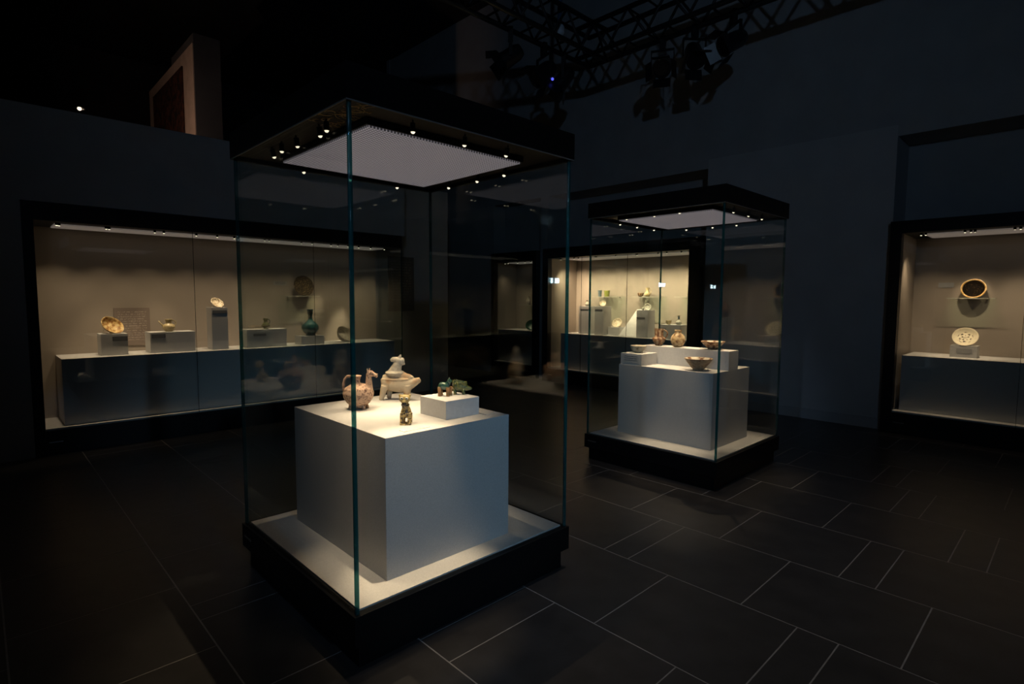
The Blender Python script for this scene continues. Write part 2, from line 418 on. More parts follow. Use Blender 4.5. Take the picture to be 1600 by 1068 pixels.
# left partition: low wall with a deep soffit over the wall cases
LV = 6.47
struct('wall_left', 'wall_paint', -7, 4.23, LV, 7.35, 2.275, 3.10)
struct('wall_left_back', 'wall_paint', -7, 5.45, 7.12, 7.35, 0, 2.275)
struct('wall_left_end', 'wall_paint', 4.23, 5.45, 7.12, 7.35, 2.275, 3.10)
struct('wall_left_pier', 'wall_paint', 0.04, 0.33, LV, 7.12, 0, 2.275)
struct('wall_left_return', 'wall_paint', -7, -2.35, LV, 7.12, 0, 2.275)
struct('wall_back', 'wall_dark', -7, 13, 16.0, 16.3, 0, 7)
struct('wall_gallery_left', 'wall_dark', -7.3, -7, -7, 16, 0, 7)
struct('ceiling', 'wall_dark', -7.3, 13, -7, 16.3, 7.0, 7.2)
struct('trim_2', 'wall_dark', -7, 5.45, 7.35, 11.0, 2.9, 3.08)      # mezzanine slab behind the partition
struct('pillar', 'wall_dark', 2.13, 2.44, 7.95, 9.0, 3.08, 4.72)  # dark tone stands in for shade on the pillar's front face
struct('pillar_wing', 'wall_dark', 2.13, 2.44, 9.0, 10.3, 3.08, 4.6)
struct('pillar_lit_side', 'lit_side_tone', 2.118, 2.13, 7.95, 10.3, 3.08, 4.6)  # lighter warm sheet on the pillar: lamplit side put into the colour

# ================================================================== FREE-STANDING GLASS CASES
Z_TOP, Z_HEAD, Z_DECK = 2.285, 2.157, 0.232
def rod(parent, x, y, T, z0, z1):
    # glued glass corner with a rounded arris
    m = MB(); r = T * 0.32; h = T / 2; rings = []
    for z in (z0, z1):
        ring = []
        for k, (sx, sy) in enumerate(((1, 1), (-1, 1), (-1, -1), (1, -1))):
            for q in range(5):
                a = PI / 2 * (k + q / 4)
                ring.append(m.bm.verts.new((x + sx * (h - r) + r * math.cos(a), y + sy * (h - r) + r * math.sin(a), z)))
        rings.append(ring)
    n = len(rings[0])
    for i in range(n): m.bm.faces.new((rings[0][i], rings[0][(i + 1) % n], rings[1][(i + 1) % n], rings[1][i]))
    return m.build('corner_joint', 'glass_edge', parent, True)

def glass_case(name, label, loc, su, sv, power, targets, calligraphy=False):
    c = thing(name, label, 'display case', (loc[0], loc[1], 0), 0, 'free-standing glass cases')
    T = 0.016; I = 0.012
    boxpart('plinth_base', 'black_metal', c, 0.03, su - 0.03, 0.03, sv - 0.03, 0, 0.105, bevel=0.003)
    boxpart('skirt', 'black_metal', c, 0, su, 0, sv, 0.105, Z_DECK - 0.004, bevel=0.003)
    boxpart('deck', 'fabric', c, 0.035, su - 0.035, 0.035, sv - 0.035, Z_DECK - 0.004, Z_DECK + 0.004, bevel=0.002)
    m = MB()
    for b in ((0, su, 0, 0.012), (0, su, sv - 0.012, sv), (0, 0.012, 0.012, sv - 0.012), (su - 0.012, su, 0.012, sv - 0.012)):
        m.box(*b, Z_HEAD, Z_TOP)
    m.box(0.012, su - 0.012, 0.012, sv - 0.012, Z_TOP - 0.02, Z_TOP)
    head = m.build('header', 'black_metal', c)
    boxpart('soffit', 'dark_soffit', head, 0.012, su - 0.012, 0.012, sv - 0.012, Z_HEAD + 0.018, Z_HEAD + 0.03)
    m = MB()
    for b in ((0.0, su, 0.0, 0.005), (0.0, su, sv - 0.005, sv), (0.0, 0.005, 0.005, sv - 0.005), (su - 0.005, su, 0.005, sv - 0.005)):
        m.box(*b, Z_HEAD - 0.005, Z_HEAD)
    m.build('edge_trim', 'trim_satin', head)
    boxpart('diffuser_frame', 'dark_soffit', c, 0.185, su - 0.185, 0.185, sv - 0.185, Z_HEAD - 0.012, Z_HEAD + 0.018)
    boxpart('diffuser_panel', 'diffuser', c, 0.195, su - 0.195, 0.195, sv - 0.195, Z_HEAD - 0.020, Z_HEAD - 0.012)
    # panes and corner joints
    z0, z1 = Z_DECK - 0.004, Z_HEAD + 0.016
    for i, b in enumerate(((I + T, su - I - T, I, I + T), (I + T, su - I - T, sv - I - T, sv - I), (I, I + T, I + T, sv - I - T), (su - I - T, su - I, I + T, sv - I - T))):
        boxpart('glass_pane', 'glass', c, *b, z0, z1)
    for x in (I, su - I - T):
        for y in (I, sv - I - T):
            rod(c, x + T / 2, y + T / 2, T, z0, z1)
    lk = boxpart('lock_plate', 'steel', c, -0.003, 0.0, sv - 0.13, sv - 0.04, 0.165, 0.175)
    # twelve small spots in the soffit ring, plus added ones in the near case
    k = 0
    zl = Z_HEAD - 0.030
    for row in targets:
        for (x, y, tx, ty, tz, pw, an) in row:
            spot_lamp(c, (x, y, zl), (tx - loc[0], ty - loc[1], tz), power * pw, angle=an, blend=0.85)
    if calligraphy:
        m = MB(); rnd = random.Random(3)
        for i in range(46):
            x = rnd.uniform(0.055, 0.165); y = rnd.uniform(0.10, 0.42); a = rnd.uniform(0, 2 * PI); pts = []
            bend = rnd.uniform(-0.75, 0.75)
            for s in range(7):
                pts.append((min(max(x, 0.03), 0.175), y, Z_HEAD + 0.0165)); x += math.cos(a) * 0.011; y += math.sin(a) * 0.011; a += bend
            m.tube(pts, [0.0008, 0.002, 0.0026, 0.0024, 0.002, 0.0015, 0.0006], 6, flat=0.6)
        tag(m.build('calligraphy_inlay', 'gold', c, True), 'bronze calligraphy strokes on the dark soffit')
    return c

AU, AV, ASU, ASV = 0.987, 1.875, 1.262, 1.245
BU, BV, BSU, BSV = 3.948, 1.868, 1.215, 1.258
def ring_targets(U, V, su, sv, kind):
    # (x, y) in the case, target in the room, relative power, cone angle
    t = []
    xs = (0.345, 0.62, 0.875); ys = (0.42, 0.65, 0.92)
    if kind == 'a':
        t.append([(xs[0], 0.095, 1.36, 1.945, 0.24, 4.8, 26), (xs[1], 0.10, 1.66, 2.30, 0.90, 0.9, 36), (xs[2], 0.10, 1.70, 2.55, 0.95, 0.6, 34)])
        t.append([(0.10, ys[0], 1.42, 2.30, 0.86, 0.9, 36), (0.10, ys[1], 1.44, 2.62, 0.95, 1.2, 32), (0.10, ys[2], 1.60, 2.72, 0.98, 0.9, 32)])
        t.append([(xs[0], sv - 0.10, 1.40, 2.32, 0.90, 1.0, 36), (xs[1], sv - 0.10, 1.62, 2.55, 0.9, 0.9, 38), (xs[2] + 0.06, sv - 0.10, 1.75, 2.65, 0.95, 0.8, 38)])
        t.append([(su - 0.10, ys[0], 1.45, 2.25, 0.88, 0.9, 36), (su - 0.10, ys[1], 1.55, 2.45, 0.9, 0.8, 38), (su - 0.10, ys[2], 1.62, 2.7, 0.98, 0.8, 38)])
        t[1].append((0.085, 0.33, 1.18, 2.20, 0.40, 1.0, 26)); t[1].append((0.085, 0.79, 1.09, 2.62, 0.24, 0.16, 56))  # two extra spots added to brighten the plinth's left face and the deck
    else:
        t.append([(xs[0], 0.10, 4.40, 2.28, 0.90, 0.8, 34), (xs[1], 0.10, 4.52, 2.35, 0.98, 0.8, 34), (xs[2], 0.095, 4.66, 1.98, 0.24, 1.6, 34)])
        t.append([(0.095, ys[0], 4.065, 2.32, 0.24, 2.0, 25), (0.10, ys[1], 4.46, 2.60, 0.98, 1.1, 34), (0.10, ys[2], 4.42, 2.78, 0.98, 1.0, 34)])
        t.append([(xs[0], sv - 0.10, 4.07, 2.30, 0.24, 1.0, 32), (xs[1], sv - 0.10, 4.50, 2.5, 0.9, 0.6, 36), (xs[2] + 0.04, sv - 0.10, 4.6, 2.6, 0.9, 0.4, 36)])
        t.append([(su - 0.10, ys[0], 4.45, 1.97, 0.3, 0.5, 34), (su - 0.10, ys[1], 4.4, 2.45, 0.9, 0.7, 36), (su - 0.10, ys[2], 4.36, 2.4, 0.90, 0.8, 36)])
    return t
glass_case('glass_display_case', 'tall black-topped glass case nearest, holding animal figures on a pale plinth', (AU, AV), ASU, ASV, P_CASE_A, ring_targets(AU, AV, ASU, ASV, 'a'), True)
glass_case('glass_display_case', 'tall black-topped glass case farther back, holding painted bowls and jars', (BU, BV), BSU, BSV, P_CASE_B, ring_targets(BU, BV, BSU, BSV, 'b'))

# ================================================================== WALL CASES
def wall_case(name, label, loc, rotz, W, n_panes, lamps, depth=0.60, end_glass=False, joints_at=None, power=1.0, wash=0.78, wash_z=0.95, lock=True, left_w=0.08, right_w=0.10, head=(2.112, 2.27), side='fabric_back'):
    """local x along the wall, y into the wall, opening between z 0.24 and 2.11"""
    c = thing(name, label, 'display case', loc, rotz, 'display cases built into the walls')
    D = depth; z0, z1 = 0.24, head[0]
    boxpart('plinth_base', 'black_metal', c, 0, W, 0.0, D + 0.03, 0, z0 - 0.012, bevel=0.002)
    h = boxpart('header', 'black_metal', c, 0, W, -0.008, D + 0.03, z1, head[1], bevel=0.002)
    boxpart('frame_side', 'black_metal', c, 0, left_w, -0.004, 0.10, z0 - 0.012, z1)
    xr = W if end_glass else W - right_w
    if not end_glass:
        boxpart('frame_side', 'black_metal', c, xr, W, -0.004, 0.10, z0 - 0.012, z1)
        boxpart('side_panel', side, c, xr, xr + 0.02, 0.10, D, z0, z1)
    boxpart('side_panel', side, c, left_w - 0.02, left_w, 0.10, D, z0, z1)
    boxpart('back_panel', 'fabric_back', c, left_w, xr - (0.05 if end_glass else 0), D, D + 0.03, z0, z1)
    boxpart('deck', 'fabric', c, left_w, xr, 0.012, D, z0 - 0.012, z0 + 0.004)
    boxpart('ceiling_panel', 'strip_panel', h, left_w + 0.16, xr - 0.16, 0.20, D - 0.06, z1 - 0.012, z1)
    # panes
    js = [left_w] + list(joints_at or [left_w + (xr - left_w) * k / n_panes for k in range(1, n_panes)]) + [xr]
    for a, b in zip(js[:-1], js[1:]):
        boxpart('glass_pane', 'glass', c, a + 0.0015, b - 0.0015, 0.0, 0.010, z0 - 0.010, z1)
    for a in js[1:-1]:
        boxpart('pane_joint', 'joint_dark', c, a - 0.0015, a + 0.0015, 0.001, 0.009, z0 - 0.010, z1)
    if end_glass:
        boxpart('glass_pane', 'glass', c, W - 0.012, W - 0.002, 0.012, D, z0 - 0.010, z1)
        boxpart('corner_joint', 'glass_edge', c, W - 0.012, W, 0.0, 0.012, z0 - 0.010, z1)
    if lock:
        boxpart('lock_plate', 'steel', c, left_w + 0.02, left_w + 0.12, -0.003, 0.0, 0.115, 0.124)
    nw = max(3, int((xr - left_w) / 0.36))
    lamps = list(lamps) + [(left_w + (xr - left_w) * (k + 0.5) / nw, 0.13, left_w + (xr - left_w) * (k + 0.5) / nw, D - 0.12, wash_z, wash * 0.53, 80) for k in range(nw)]
    for (x, y, tx, ty, tz, pw, an) in lamps:
        spot_lamp(c, (x, y, z1 - 0.022), (tx, ty, tz), P_WALL * power * pw, angle=an, size=0.012, blend=1.0)
    return c

# left wall case in view: local x = u - 0.33
L0 = 0.33
lamps = [(0.62, 0.12, 0.64, 0.32, 1.05, 1.0, 50), (1.10, 0.12, 1.12, 0.34, 1.05, 1.0, 50), (1.60, 0.12, 1.62, 0.30, 1.30, 0.9, 44), (2.10, 0.12, 2.10, 0.34, 1.05, 0.9, 50),
         (2.98, 0.10, 2.80, 0.58, 1.30, 0.7, 18), (2.66, 0.12, 2.66, 0.34, 1.05, 0.8, 40), (3.45, 0.12, 3.22, 0.56, 1.02, 4.0, 20), (0.25, 0.12, 0.20, 0.25, 0.4, 0.5, 44), (3.12, 0.10, 2.92, 0.59, 1.35, 1.0, 15)]
wall_case('wall_display_case', 'long lit wall case with a row of bowls, jugs and a turquoise vase', (L0, LV, 0), 0, 3.85, 3, lamps, end_glass=True, joints_at=[1.33, 2.62])
# another case of the left wall, outside the picture on the left but mirrored in the glass
lamps = [(0.5, 0.12, 0.5, 0.34, 1.0, 0.8, 50), (1.2, 0.12, 1.2, 0.34, 1.0, 0.8, 50), (1.75, 0.12, 1.75, 0.34, 1.0, 0.8, 50)]
wall_case('wall_display_case', 'lit wall case beyond the left edge, seen mirrored in the near glass', (-2.3, LV, 0), 0, 2.34, 2, lamps, power=0.7, wash=0.35)
# centre case in the right wall: local x = v_left - v
C0 = 6.68
lamps = [(0.60, 0.12, 0.60, 0.38, 1.2, 0.9, 46), (1.05, 0.12, 1.02, 0.38, 1.2, 0.9, 46), (1.45, 0.12, 1.50, 0.50, 1.0, 1.0, 46), (1.85, 0.12, 1.85, 0.38, 1.2, 0.9, 46), (2.35, 0.12, 2.35, 0.38, 1.1, 1.0, 46), (0.30, 0.12, 0.20, 0.5, 1.3, 0.8, 60), (2.70, 0.14, 2.6, 0.62, 1.3, 0.7, 50)]
wall_case('wall_display_case', 'lit wall case behind the farther glass case, with glass shelves and slim pedestals', (7.20, C0, 0), -PI / 2, 2.94, 3, lamps, depth=0.78, joints_at=[0.86, 1.75], left_w=0.12, right_w=0.17, head=(2.14, 2.31), power=1.5, wash=3.3, wash_z=1.5)
# right-hand case, running out of the picture
R0 = 1.545
lamps = [(0.70, 0.12, 0.66, 0.60, 1.60, 0.55, 30), (0.62, 0.12, 0.64, 0.36, 1.05, 0.8, 36), (1.0, 0.12, 1.0, 0.60, 1.6, 0.18, 30), (0.25, 0.14, 0.12, 0.40, 1.0, 0.4, 50), (1.75, 0.12, 1.75, 0.40, 1.0, 0.3, 44), (2.6, 0.12, 2.6, 0.4, 1.0, 0.3, 44)]
wall_case('wall_display_case', 'dim wall case at the right edge with a dark gold-rimmed plate', (7.20, R0, 0), -PI / 2, 3.95, 3, lamps, depth=0.74, joints_at=[1.12, 2.4], left_w=0.105, head=(2.17, 2.30), power=1.7, wash=0.55)
lamps = [(0.35, 0.12, 0.4, 0.4, 1.0, 0.5, 44), (0.8, 0.12, 0.8, 0.42, 1.2, 0.7, 44)]
wall_case('wall_display_case', 'small dim wall case far back, seen through the near glass', (7.24, 8.08, 0), -PI / 2, 1.21, 1, lamps, depth=0.6, power=0.5, wash=0.7, lock=False, head=(2.13, 2.30))

# counters inside the wall cases
def counter(label, box_):
    x0, x1, y0, y1, z1 = box_
    o = MB().box(x0, x1, y0, y1, 0.246, z1, bevel=0.003).build('display_counter', 'fabric')
    return tag(o, label, 'counter', 'fabric counters in the wall cases')
CT = 0.866
counter('long grey fabric counter in the left wall case under bowls and vase', (0.555, 4.10, 6.545, 7.065, CT))
counter('grey fabric counter mirrored from the case beyond the left edge', (-2.05, -0.15, 6.545, 7.065, CT))
counter('grey fabric counter in the case with glass shelves', (7.33, 7.975, 3.86, 6.36, CT - 0.016))
counter('grey fabric counter in the dim case at the right edge', (7.33, 7.935, -2.2, 1.40, CT - 0.016))
counter('grey fabric counter in the small far case', (7.34, 7.835, 7.0, 7.98, CT - 0.016))
CR = CT - 0.016

# ================================================================== PLINTHS AND BLOCKS
def block(name, label, b, mat='fabric', plate=None, group=None, cat='plinth'):
    c = thing(name, label, cat, ((b[0] + b[1]) / 2, (b[2] + b[3]) / 2, b[4]), 0, group)
    w, d, h = b[1] - b[0], b[3] - b[2], b[5] - b[4]
    boxpart('body', mat, c, -w / 2, w / 2, -d / 2, d / 2, 0, h, bevel=0.0025)
    if plate:
        side, a0, a1, z0, z1, pm = plate
        if side == 'v': boxpart('label_plate', pm, c, a0 - (b[0] + b[1]) / 2, a1 - (b[0] + b[1]) / 2, -d / 2 - 0.003, -d / 2, z0 - b[4], z1 - b[4])
        else: boxpart('label_plate', pm, c, -w / 2 - 0.003, -w / 2, a0 - (b[2] + b[3]) / 2, a1 - (b[2] + b[3]) / 2, z0 - b[4], z1 - b[4])
    return c
ZA = 0.86; ZBK = 0.951
block('display_plinth', 'large pale plinth in the near case under the animal figures', (1.216, 1.935, 2.022, 2.945, Z_DECK + 0.004, ZA), group='fabric plinths in the glass cases')
block('display_block', 'small white block under the two green glazed animals', (1.617, 1.828, 2.13, 2.345, ZA, ZBK), 'plaster_block', cat='block')
block('display_plinth', 'large pale plinth in the farther case under painted bowls', (4.205, 4.885, 2.045, 2.945, Z_DECK + 0.004, 0.861), group='fabric plinths in the glass cases')
RZ = 1.021
block('display_riser', 'long white riser at the back of the bowls plinth', (4.48, 4.655, 2.045, 2.88, 0.861, RZ), 'plaster_block', cat='riser')
block('display_block', 'small white block with a printed label under a pale bowl', (4.215, 4.465, 2.715, 2.935, 0.861, 0.963), 'plaster_block', plate=('u', 2.74, 2.91, 0.88, 0.95, 'print_blue'), cat='block')
FV = 6.66
def lblock(label, u0, u1, z1, depth, plate): return block('display_block', label, (u0, u1, FV, FV + depth, CT, z1), 'fabric', plate, 'fabric blocks in the left wall case', 'block')
lblock('short grey block under the tilted amber bowl', 0.872, 1.092, 1.078, 0.22, ('v', 0.965, 1.09, 1.005, 1.05, 'print_dark'))
lblock('wide grey block under the spouted cream jug', 1.283, 1.698, 1.078, 0.24, ('v', 1.295, 1.42, 1.02, 1.06, 'print_dark'))
lblock('tall narrow grey pedestal under the small pale bowl', 1.866, 2.03, 1.33, 0.19, ('v', 1.875, 2.022, 1.265, 1.30, 'print_dark'))
lblock('wide grey block under the small green jar', 2.227, 2.682, 1.072, 0.24, ('v', 2.30, 2.44, 0.995, 1.025, 'print_dark'))
lblock('low pale block under the turquoise vase', 2.86, 3.152, 0.972, 0.20, None)
FU = 7.52
def cblock(label, v1, v0, z1, depth, plate, u=FU): return block('display_block', label, (u, u + depth, v0, v1, CR, z1), 'fabric', plate, 'fabric pedestals in the case with glass shelves', 'pedestal')
cblock('slim pedestal leftmost in the shelf case under a tiny flask', 6.12, 5.91, 1.322, 0.2, ('u', 5.915, 6.09, 1.255, 1.275, 'print_dark'))
cblock('slim pedestal under a small white leaning dish', 5.78, 5.60, 1.326, 0.22, ('u', 5.62, 5.77, 1.255, 1.275, 'print_dark'))
cblock('slim pedestal beside the slanted panel, under a fanned glass dish', 4.955, 4.745, 1.278, 0.2, ('u', 4.80, 4.95, 1.14, 1.165, 'print_dark'))
cblock('broad block under a small cup and a flask by the black frame', 4.55, 4.185, 1.066, 0.24, ('u', 4.42, 4.53, 0.985, 1.02, 'print_grey'))
block('display_block', 'grey block under the leaning floral dish in the right-edge case', (7.55, 7.73, 0.785, 1.015, CR, 0.975), 'fabric', ('u', 0.83, 0.96, 0.90, 0.945, 'print_grey'), cat='block')
block('display_block', 'tall pedestal just outside the right edge of the picture', (7.55, 7.75, 0.08, 0.28, CR, 1.20), 'fabric', None, cat='pedestal')
block('display_block', 'tall pedestal mirrored in the near case glass', (-1.16, -0.93, FV, FV + 0.2, CT, 1.30), 'fabric', ('v', -1.15, -0.95, 1.22, 1.26, 'print_dark'), cat='pedestal')
block('display_block', 'low block mirrored in the near case glass', (-0.52, -0.22, FV, FV + 0.2, CT, 1.05), 'fabric', None, cat='block')

def card(label, box_, mat, cat='label'):
    return tag(MB().box(*box_).build('label_card', mat), label, cat)
card('flat label card before the spotted standing beast', (1.335, 1.475, 2.062, 2.102, ZA, ZA + 0.002), 'print_flat')
card('flat label card beside the small white block', (1.84, 1.915, 2.09, 2.16, ZA, ZA + 0.002), 'print_flat')
card('small wall label beside the round brown plate', (2.70, 2.86, 7.064, 7.07, 1.595, 1.645), 'print_grey')
card('small wall label beside the dark gold-rimmed plate', (7.934, 7.94, 1.07, 1.21, 1.60, 1.655), 'print_grey')
tag(MB().box(1.045, 1.365, 7.058, 7.07, 0.93, 1.325).build('text_panel', 'print_panel'), 'reddish text panel on the back of the left wall case', 'text panel')
tag(MB().box(4.36, 4.80, 7.105, 7.12, 1.25, 2.05).build('text_panel', 'print_panel_dark'), 'dark text panel on the wall past the end of the left case', 'text panel')
m = MB()
sp = [(7.62, 5.33), (7.62, 5.02)]
vs = [m.bm.verts.new(p) for p in ((7.60, 5.34, CR), (7.60, 4.98, CR), (7.86, 4.98, CR), (7.86, 5.34, CR), (7.78, 5.12, 1.28), (7.78, 4.98, 1.28), (7.86, 4.98, 1.28), (7.86, 5.12, 1.28))]
for f in ((0, 1, 5, 4), (1, 2, 6, 5), (2, 3, 7, 6), (3, 0, 4, 7), (4, 5, 6, 7), (3, 2, 1, 0)): m.bm.faces.new([vs[i] for i in f])
tag(m.build('slanted_panel', 'plaster_block'), 'pale slanted panel leaning beside a slim pedestal', 'text panel')

# glass shelves on the wall
def shelf(label, b):
    c = thing('glass_shelf', label, 'shelf', ((b[0] + b[1]) / 2, (b[2] + b[3]) / 2, b[4]), 0, 'small glass shelves')
    w, d = b[1] - b[0], b[3] - b[2]
    boxpart('glass_plate', 'glass_shelf', c, -w / 2, w / 2, -d / 2, d / 2, -0.008, 0)
    if w > d:
        for s in (-0.3, 0.3): boxpart('bracket', 'steel', c, s * w - 0.006, s * w + 0.006, d / 2 - 0.04, d / 2, -0.018, -0.008)
        boxpart('front_edge', 'pale_glass', c, -w / 2, w / 2, -d / 2 - 0.003, -d / 2, -0.008, 0)
    else:
        for s in (-0.3, 0.3): boxpart('bracket', 'steel', c, w / 2 - 0.04, w / 2, s * d - 0.006, s * d + 0.006, -0.018, -0.008)
        boxpart('front_edge', 'pale_glass', c, -w / 2 - 0.003, -w / 2, -d / 2, d / 2, -0.008, 0)
    return c
shelf('glass shelf holding the round brown plate', (2.78, 3.22, 6.90, 7.07, 1.464))
SZ = 1.487
shelf('glass shelf holding a blue beaker and a yellow cup', (7.72, 7.98, 5.48, 6.03, SZ))
shelf('glass shelf holding a cream jug', (7.72, 7.98, 4.70, 5.20, SZ))
shelf('glass shelf holding a green glass bowl', (7.72, 7.98, 4.06, 4.42, SZ))
shelf('glass shelf holding the dark gold-rimmed plate', (7.74, 7.94, 0.69, 1.10, 1.482))
shelf('glass shelf holding two small vases in the far case', (7.60, 7.84, 7.15, 7.7, 1.33))

# ================================================================== VESSELS
def bowl_profile(R, H, foot, t=0.005, flare=0.0):
    o = [(0, 0.0), (foot, 0.0), (foot, H * 0.10)]
    n = 9
    for i in range(1, n + 1):
        s = i / n
        o.append((foot + (R - foot) * (s ** (0.62 if not flare else 0.9)), H * (0.10 + 0.90 * s ** (1.25 if not flare else 1.0))))
    inner = [(max(r - t, 0.001), z + (0 if k == len(o) - 1 else t * 0.6)) for k, (r, z) in enumerate(o)][3:]
    prof = o + [(R - t * 0.5, H + t * 0.4)] + list(reversed(inner)) + [(foot * 0.6, H * 0.10 + t), (0, H * 0.10 + t)]
    return prof

def orient(o, normal, roll=0.0):
    q = Vector(normal).normalized().to_track_quat('Z', 'Y')
    o.rotation_mode = 'QUATERNION'
    o.rotation_quaternion = q

def bowl(label, loc, R, H, foot, mat, flare=0, inner=None, normal=None, cat='bowl', group=None, stand=None, rim=None, name='bowl'):
    c = thing(name, label, cat, loc, 0, group)
    prof = bowl_profile(R, H, foot, 0.006, flare)
    b = MB().lathe(prof, 40).build('body', mat, c, True, flat_angle=60)
    if inner:
        k = len(prof) // 2 + 1
        ip = [(max(r - 0.0008, 0.0), z + 0.0008) for (r, z) in prof[k:]]
        MB().lathe(ip, 40).build('inner_glaze', inner, b, True)
    if rim:
        r = MB().lathe([(R - 0.010, H - 0.012), (R + 0.0015, H - 0.010), (R + 0.002, H + 0.002), (R - 0.003, H + 0.0045), (R - 0.016, H - 0.002), (R - 0.015, H - 0.006)], 40).build('rim', rim, b, True)
    if normal:
        n = Vector(normal).normalized()
        orient(b, n)
        # lowest point of the tilted rim or foot rests at z = 0
        low = min((b.rotation_quaternion @ Vector((r * math.cos(a), r * math.sin(a), z))).z for (r, z) in ((R, H), (foot, 0.0), (R * 0.85, H * 0.55)) for a in [2 * PI * k / 36 for k in range(36)])
        mid = b.rotation_quaternion @ Vector((0, 0, H * 0.5))
        b.location = (-mid.x, -mid.y, -low)
        # easel behind the bowl
        back = -Vector((n.x, n.y, 0)).normalized()
        side = Vector((-back.y, back.x, 0))
        m = MB()
        h = R * 0.9; eb = 0.75 if n.z > 0.4 else 0.42
        for s in (-1, 1):
            m.tube([side * s * R * 0.35 + back * (R * eb) + Vector((0, 0, 0.002)), side * s * R * 0.3 + back * R * (eb - 0.3) + Vector((0, 0, h * 0.6))], 0.0025, 6)
            m.tube([side * s * R * 0.35 + back * (R * eb) + Vector((0, 0, 0.003)), side * s * R * 0.35 - back * R * 0.05 + Vector((0, 0, 0.003))], 0.0025, 6)
        m.build('easel', 'pale_glass', c)
    return c

def vessel(label, loc, prof, mat, name, cat, group=None, parts=(), rot=0.0, segs=32):
    c = thing(name, label, cat, loc, rot, group)
    MB().lathe(prof, segs).build('body', mat, c, True, flat_angle=70)
    for pn, fn, pm in parts:
        m = MB(); fn(m); m.build(pn, pm, c, True)
    return c

def handle(x0, z0, x1, z1, out, r):
    def fn(m):
        pts = []
        for i in range(9):
            s = i / 8
            pts.append(((1 - s) * x0 + s * x1 + out * math.sin(PI * s), 0, (1 - s) * z0 + s * z1 + 0.25 * abs(out) * math.sin(PI * s)))
        m.tube(pts, r, 10)
    return fn

# --- painted bowls and jars in the farther glass case
bowl('wide conical brown bowl standing in front of the riser', (4.325, 2.235, 0.861), 0.115, 0.098, 0.045, 'clay_brown', 1, inner='bowl_striped')
bowl('shallow striped bowl at the right end of the riser', (4.572, 2.235, RZ), 0.100, 0.068, 0.040, 'bowl_brown', 1, inner='bowl_striped')
bowl('small cream bowl with dark rim marks on the labelled block', (4.335, 2.83, 0.963), 0.074, 0.064, 0.032, 'bowl_white', 0)
vessel('round painted jar with short neck in the middle of the riser', (4.55, 2.555, RZ), [(0, 0), (0.03, 0), (0.044, 0.012), (0.060, 0.042), (0.0645, 0.070), (0.058, 0.096), (0.042, 0.115), (0.030, 0.122), (0.028, 0.132), (0.034, 0.152), (0.030, 0.153), (0.024, 0.135), (0, 0.128)], 'jar_painted', 'painted_jar', 'jar')
vessel('brown two-tier jar with wide neck and handle on the riser', (4.56, 2.755, RZ), [(0, 0), (0.030, 0), (0.034, 0.008), (0.054, 0.040), (0.061, 0.066), (0.057, 0.072), (0.044, 0.078), (0.038, 0.088), (0.040, 0.12), (0.043, 0.157), (0.039, 0.157), (0.035, 0.10), (0, 0.09)], 'bowl_brown', 'two_tier_jar', 'jar',
       parts=[('handle', handle(0.038, 0.150, 0.058, 0.068, 0.03, 0.006), 'bowl_brown'), ('knob', lambda m: m.ball((0.040, 0, 0.145), 0.010, sub=2), 'bowl_striped')], rot=VIEW_ROT)

# --- left wall case
bowl('amber painted bowl tilted on the short grey block', (0.975, FV + 0.10, 1.078), 0.104, 0.055, 0.045, 'bowl_amber', 0, normal=(0.36, -0.68, 0.60))
vessel('cream jug with a thin spout on the wide grey block', (1.475, FV + 0.10, 1.078), [(0, 0), (0.032, 0), (0.036, 0.006), (0.056, 0.032), (0.060, 0.048), (0.052, 0.070), (0.032, 0.084), (0.026, 0.092), (0.030, 0.112), (0.037, 0.128), (0.034, 0.13), (0.022, 0.095), (0, 0.09)], 'cream_glaze', 'spouted_jug', 'jug',
       parts=[('spout', lambda m: m.tube([(-0.05, 0, 0.06), (-0.072, 0, 0.085), (-0.092, 0, 0.115)], [0.010, 0.006, 0.0045], 10), 'cream_glaze'), ('handle', handle(0.034, 0.122, 0.055, 0.062, 0.022, 0.005), 'cream_glaze')])
bowl('small pale sparkling bowl leaning on the tall narrow pedestal', (1.945, FV + 0.08, 1.33), 0.070, 0.028, 0.030, 'bowl_pale', 0, normal=(0.22, -0.72, 0.62))
vessel('small green jar with narrow neck on a wide grey block', (2.475, FV + 0.10, 1.072), [(0, 0), (0.026, 0), (0.022, 0.012), (0.044, 0.030), (0.046, 0.040), (0.036, 0.062), (0.022, 0.076), (0.018, 0.090), (0.028, 0.112), (0.026, 0.125), (0.018, 0.125), (0.014, 0.09), (0, 0.085)], 'olive_glaze', 'green_jar', 'jar',
       parts=[('handle', handle(0.022, 0.118, 0.038, 0.058, 0.020, 0.0045), 'green_glaze'), ('band', lambda m: m.lathe([(0.044, 0.028), (0.050, 0.032), (0.050, 0.040), (0.044, 0.044)], 28), 'dark_glaze')])
vessel('turquoise bottle vase with round body and long neck', (3.02, FV + 0.10, 0.972), [(0, 0), (0.056, 0), (0.058, 0.008), (0.052, 0.014), (0.082, 0.040), (0.104, 0.082), (0.106, 0.102), (0.094, 0.135), (0.062, 0.165), (0.034, 0.185), (0.026, 0.210), (0.025, 0.255), (0.034, 0.275), (0.036, 0.312), (0.043, 0.325), (0.039, 0.327), (0.030, 0.30), (0.020, 0.26), (0, 0.25)], 'turquoise_glaze', 'bottle_vase', 'vase', segs=40)
bowl('deep grey bowl tipped on its side by the turquoise vase', (3.50, FV + 0.16, CT), 0.125, 0.105, 0.05, 'grey_clay', 0, normal=(0.18, -0.66, 0.60))
bowl('round brown patterned plate standing on a glass shelf', (3.04, 6.985, 1.464), 0.133, 0.030, 0.06, 'plate_brown', 0, normal=(0.05, -0.97, 0.22), cat='plate', name='round_plate')
